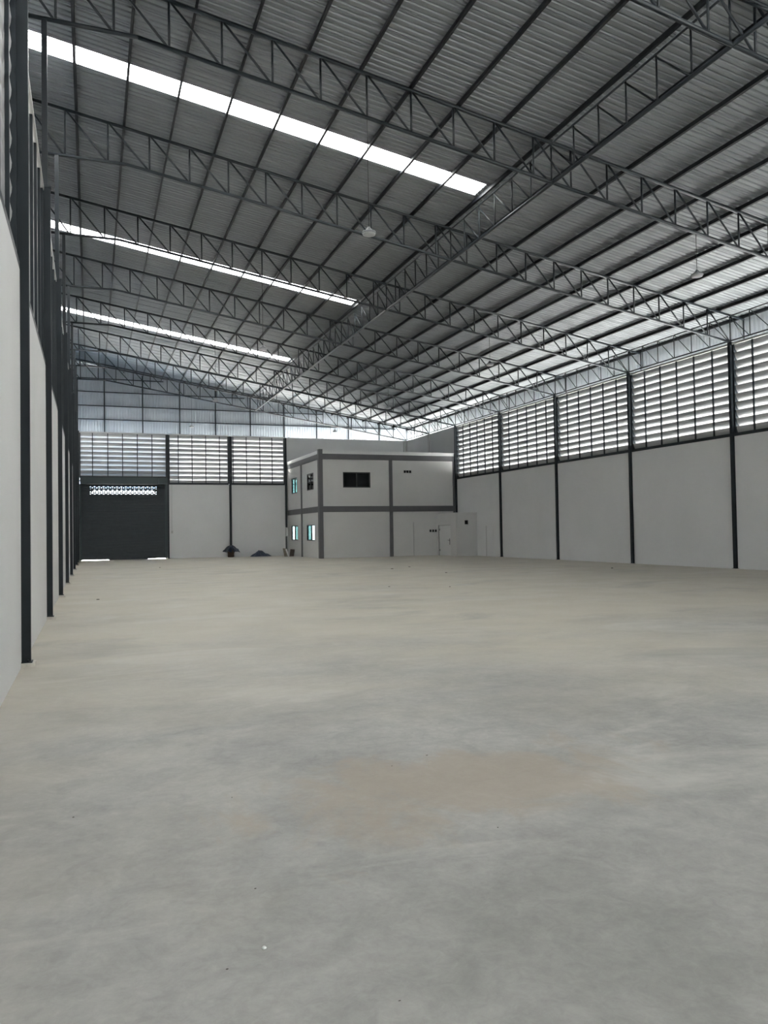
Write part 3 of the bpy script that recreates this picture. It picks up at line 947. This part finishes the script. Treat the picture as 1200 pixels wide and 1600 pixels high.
# ------------------------------------------------------------------ clutter by the back wall
def crumple(name, cx, cy, rx, ry, hgt, m, parent, seed, z0=0.0, droop=0.0, nr=9, na=28):
    rnd = random.Random(seed)
    mb = MB()
    ph = [rnd.uniform(0, 6.28) for _ in range(6)]
    mb.v.append((cx, cy, z0 + hgt))
    for a in range(1, nr + 1):
        t = a / nr
        for i in range(na):
            th_ = 2 * math.pi * i / na
            w_ = 1 + (0.22 * math.sin(4 * th_ + ph[4]) + 0.15 * math.sin(11 * th_ + ph[5]) if droop else 0) + 0.18 * math.sin(3 * th_ + ph[0]) + 0.12 * math.sin(7 * th_ + ph[1])
            fold = 0.16 * math.sin(9 * th_ + ph[2] + 3 * t) * t + 0.08 * math.sin(5 * th_ + ph[3] - 5 * t)
            z = hgt * (1 - t ** 1.5) * (1 + fold * 1.6) + hgt * 0.06 * rnd.uniform(-1, 1) * (1 - t) - droop * t * t
            if a == nr and droop == 0: z = 0.0
            mb.v.append((cx + rx * t * w_ * math.cos(th_), cy + ry * t * w_ * math.sin(th_), z0 + max(0.0, z) if droop == 0 else z0 + z + 0.06 * rnd.uniform(-1, 1) * t))
    for i in range(na): mb.f.append((0, 1 + i, 1 + (i + 1) % na)); mb.sm.append(False)
    for a in range(nr - 1):
        for i in range(na):
            j = (i + 1) % na
            mb.f.append((1 + a * na + i, 1 + (a + 1) * na + i, 1 + (a + 1) * na + j, 1 + a * na + j)); mb.sm.append(False)
    return build(name, mb, m, parent)
Y_C = Y_BACK - 0.55
bn = thing('sack_bundle', (9.2, Y_C, 0), 'brown sack standing by the post with dark blue plastic sheet flopped over it', 'sack')
build('sack', MB().lathe([(0.17, 0.0), (0.23, 0.03), (0.22, 0.2), (0.26, 0.42), (0.24, 0.5), (0.1, 0.56)], (0, 0, 0), 18), M['brown'], bn)
crumple('plastic_sheet', 0.02, 0, 0.48, 0.36, 0.22, M['tarp'], bn, 3, z0=0.62, droop=0.24)
tp = thing('tarpaulin_heap', (11.25, Y_C, 0), 'crumpled heap of dark blue plastic sheet on the floor at the back wall', 'tarpaulin')
crumple('sheet', 0.0, 0, 0.62, 0.34, 0.40, M['tarp'], tp, 11)
crumple('sheet_fold', 0.38, -0.12, 0.42, 0.24, 0.20, M['tarp'], tp, 5)
sp = thing('scrap_boards', (12.68, 53.2, 0), 'short scrap boards leaning together on the floor at the office corner', 'scrap')
def leaning(x0, y0, w_, hgt, lean, m, tx):
    mb = MB()
    mb.poly([(x0, y0, 0), (x0 + w_, y0 - 0.05, 0), (x0 + w_ + tx, y0 + lean, hgt), (x0 + tx, y0 + lean + 0.05, hgt * 1.05)])
    mb.poly([(x0, y0 + 0.03, 0), (x0 + tx, y0 + lean + 0.08, hgt * 1.05), (x0 + w_ + tx, y0 + lean + 0.03, hgt), (x0 + w_, y0 - 0.02, 0)])
    for a, c, d, e in ((0, 1, 7, 4), (1, 2, 6, 7), (2, 3, 5, 6), (3, 0, 4, 5)):
        mb.f.append((a, c, d, e)); mb.sm.append(False)
    return build('board', mb, m, sp)
leaning(-0.08, -0.1, 0.26, 0.55, 0.2, M['board'], -0.06)
leaning(0.25, -0.2, 0.30, 0.48, 0.16, M['board_dark'], 0.12)
leaning(0.12, -0.25, 0.10, 0.5, 0.1, M['white'], -0.14)

# small debris on the floor
DEB = [(0.15, 21.4, 0.10), (3.22, 40.5, 0.12), (12.24, 31.5, 0.14), (13.56, 32.7, 0.14), (12.85, 27.3, 0.13), (9.74, 20.45, 0.08),
       (8.23, 21.45, 0.07), (19.67, 26.1, 0.16), (2.29, 5.25, 0.018), (0.81, 4.91, 0.014), (-0.11, 4.94, 0.016),
       (2.09, 3.83, 0.012), (1.0, 2.57, 0.010), (0.47, 3.0, 0.012), (0.70, 3.62, 0.012), (1.96, 5.11, 0.014)]
for i, (x, y, r_) in enumerate(DEB):
    r_ *= 0.6
    rnd = random.Random(40 + i)
    n = 7
    mb = MB()
    ring = [(r_ * rnd.uniform(0.5, 1.0) * math.cos(2 * math.pi * k / n), r_ * 0.7 * rnd.uniform(0.5, 1.0) * math.sin(2 * math.pi * k / n), 0) for k in range(n)]
    mb.v = ring + [(p[0] * 0.6, p[1] * 0.6, r_ * rnd.uniform(0.15, 0.3)) for p in ring]
    mb.f = [tuple(range(n, 2 * n)), tuple(reversed(range(n)))] + [(k, (k + 1) % n, n + (k + 1) % n, n + k) for k in range(n)]
    mb.sm = [False] * len(mb.f)
    o = build('floor_crumb', mb, M['debris'], None, (x, y, 0))
    tag(o, 'small dark crumb of debris lying loose on the bare concrete floor', 'debris', 'crumbs on the concrete floor')
mb = MB().lathe([(0.008, 0), (0.012, 0.003), (0.005, 0.009)], (0, 0, 0), 7)
tag(build('paint_chip', mb, M['debris_white'], None, (0.63, 3.09, 0)), 'tiny white chip lying alone on the grey concrete floor', 'debris')
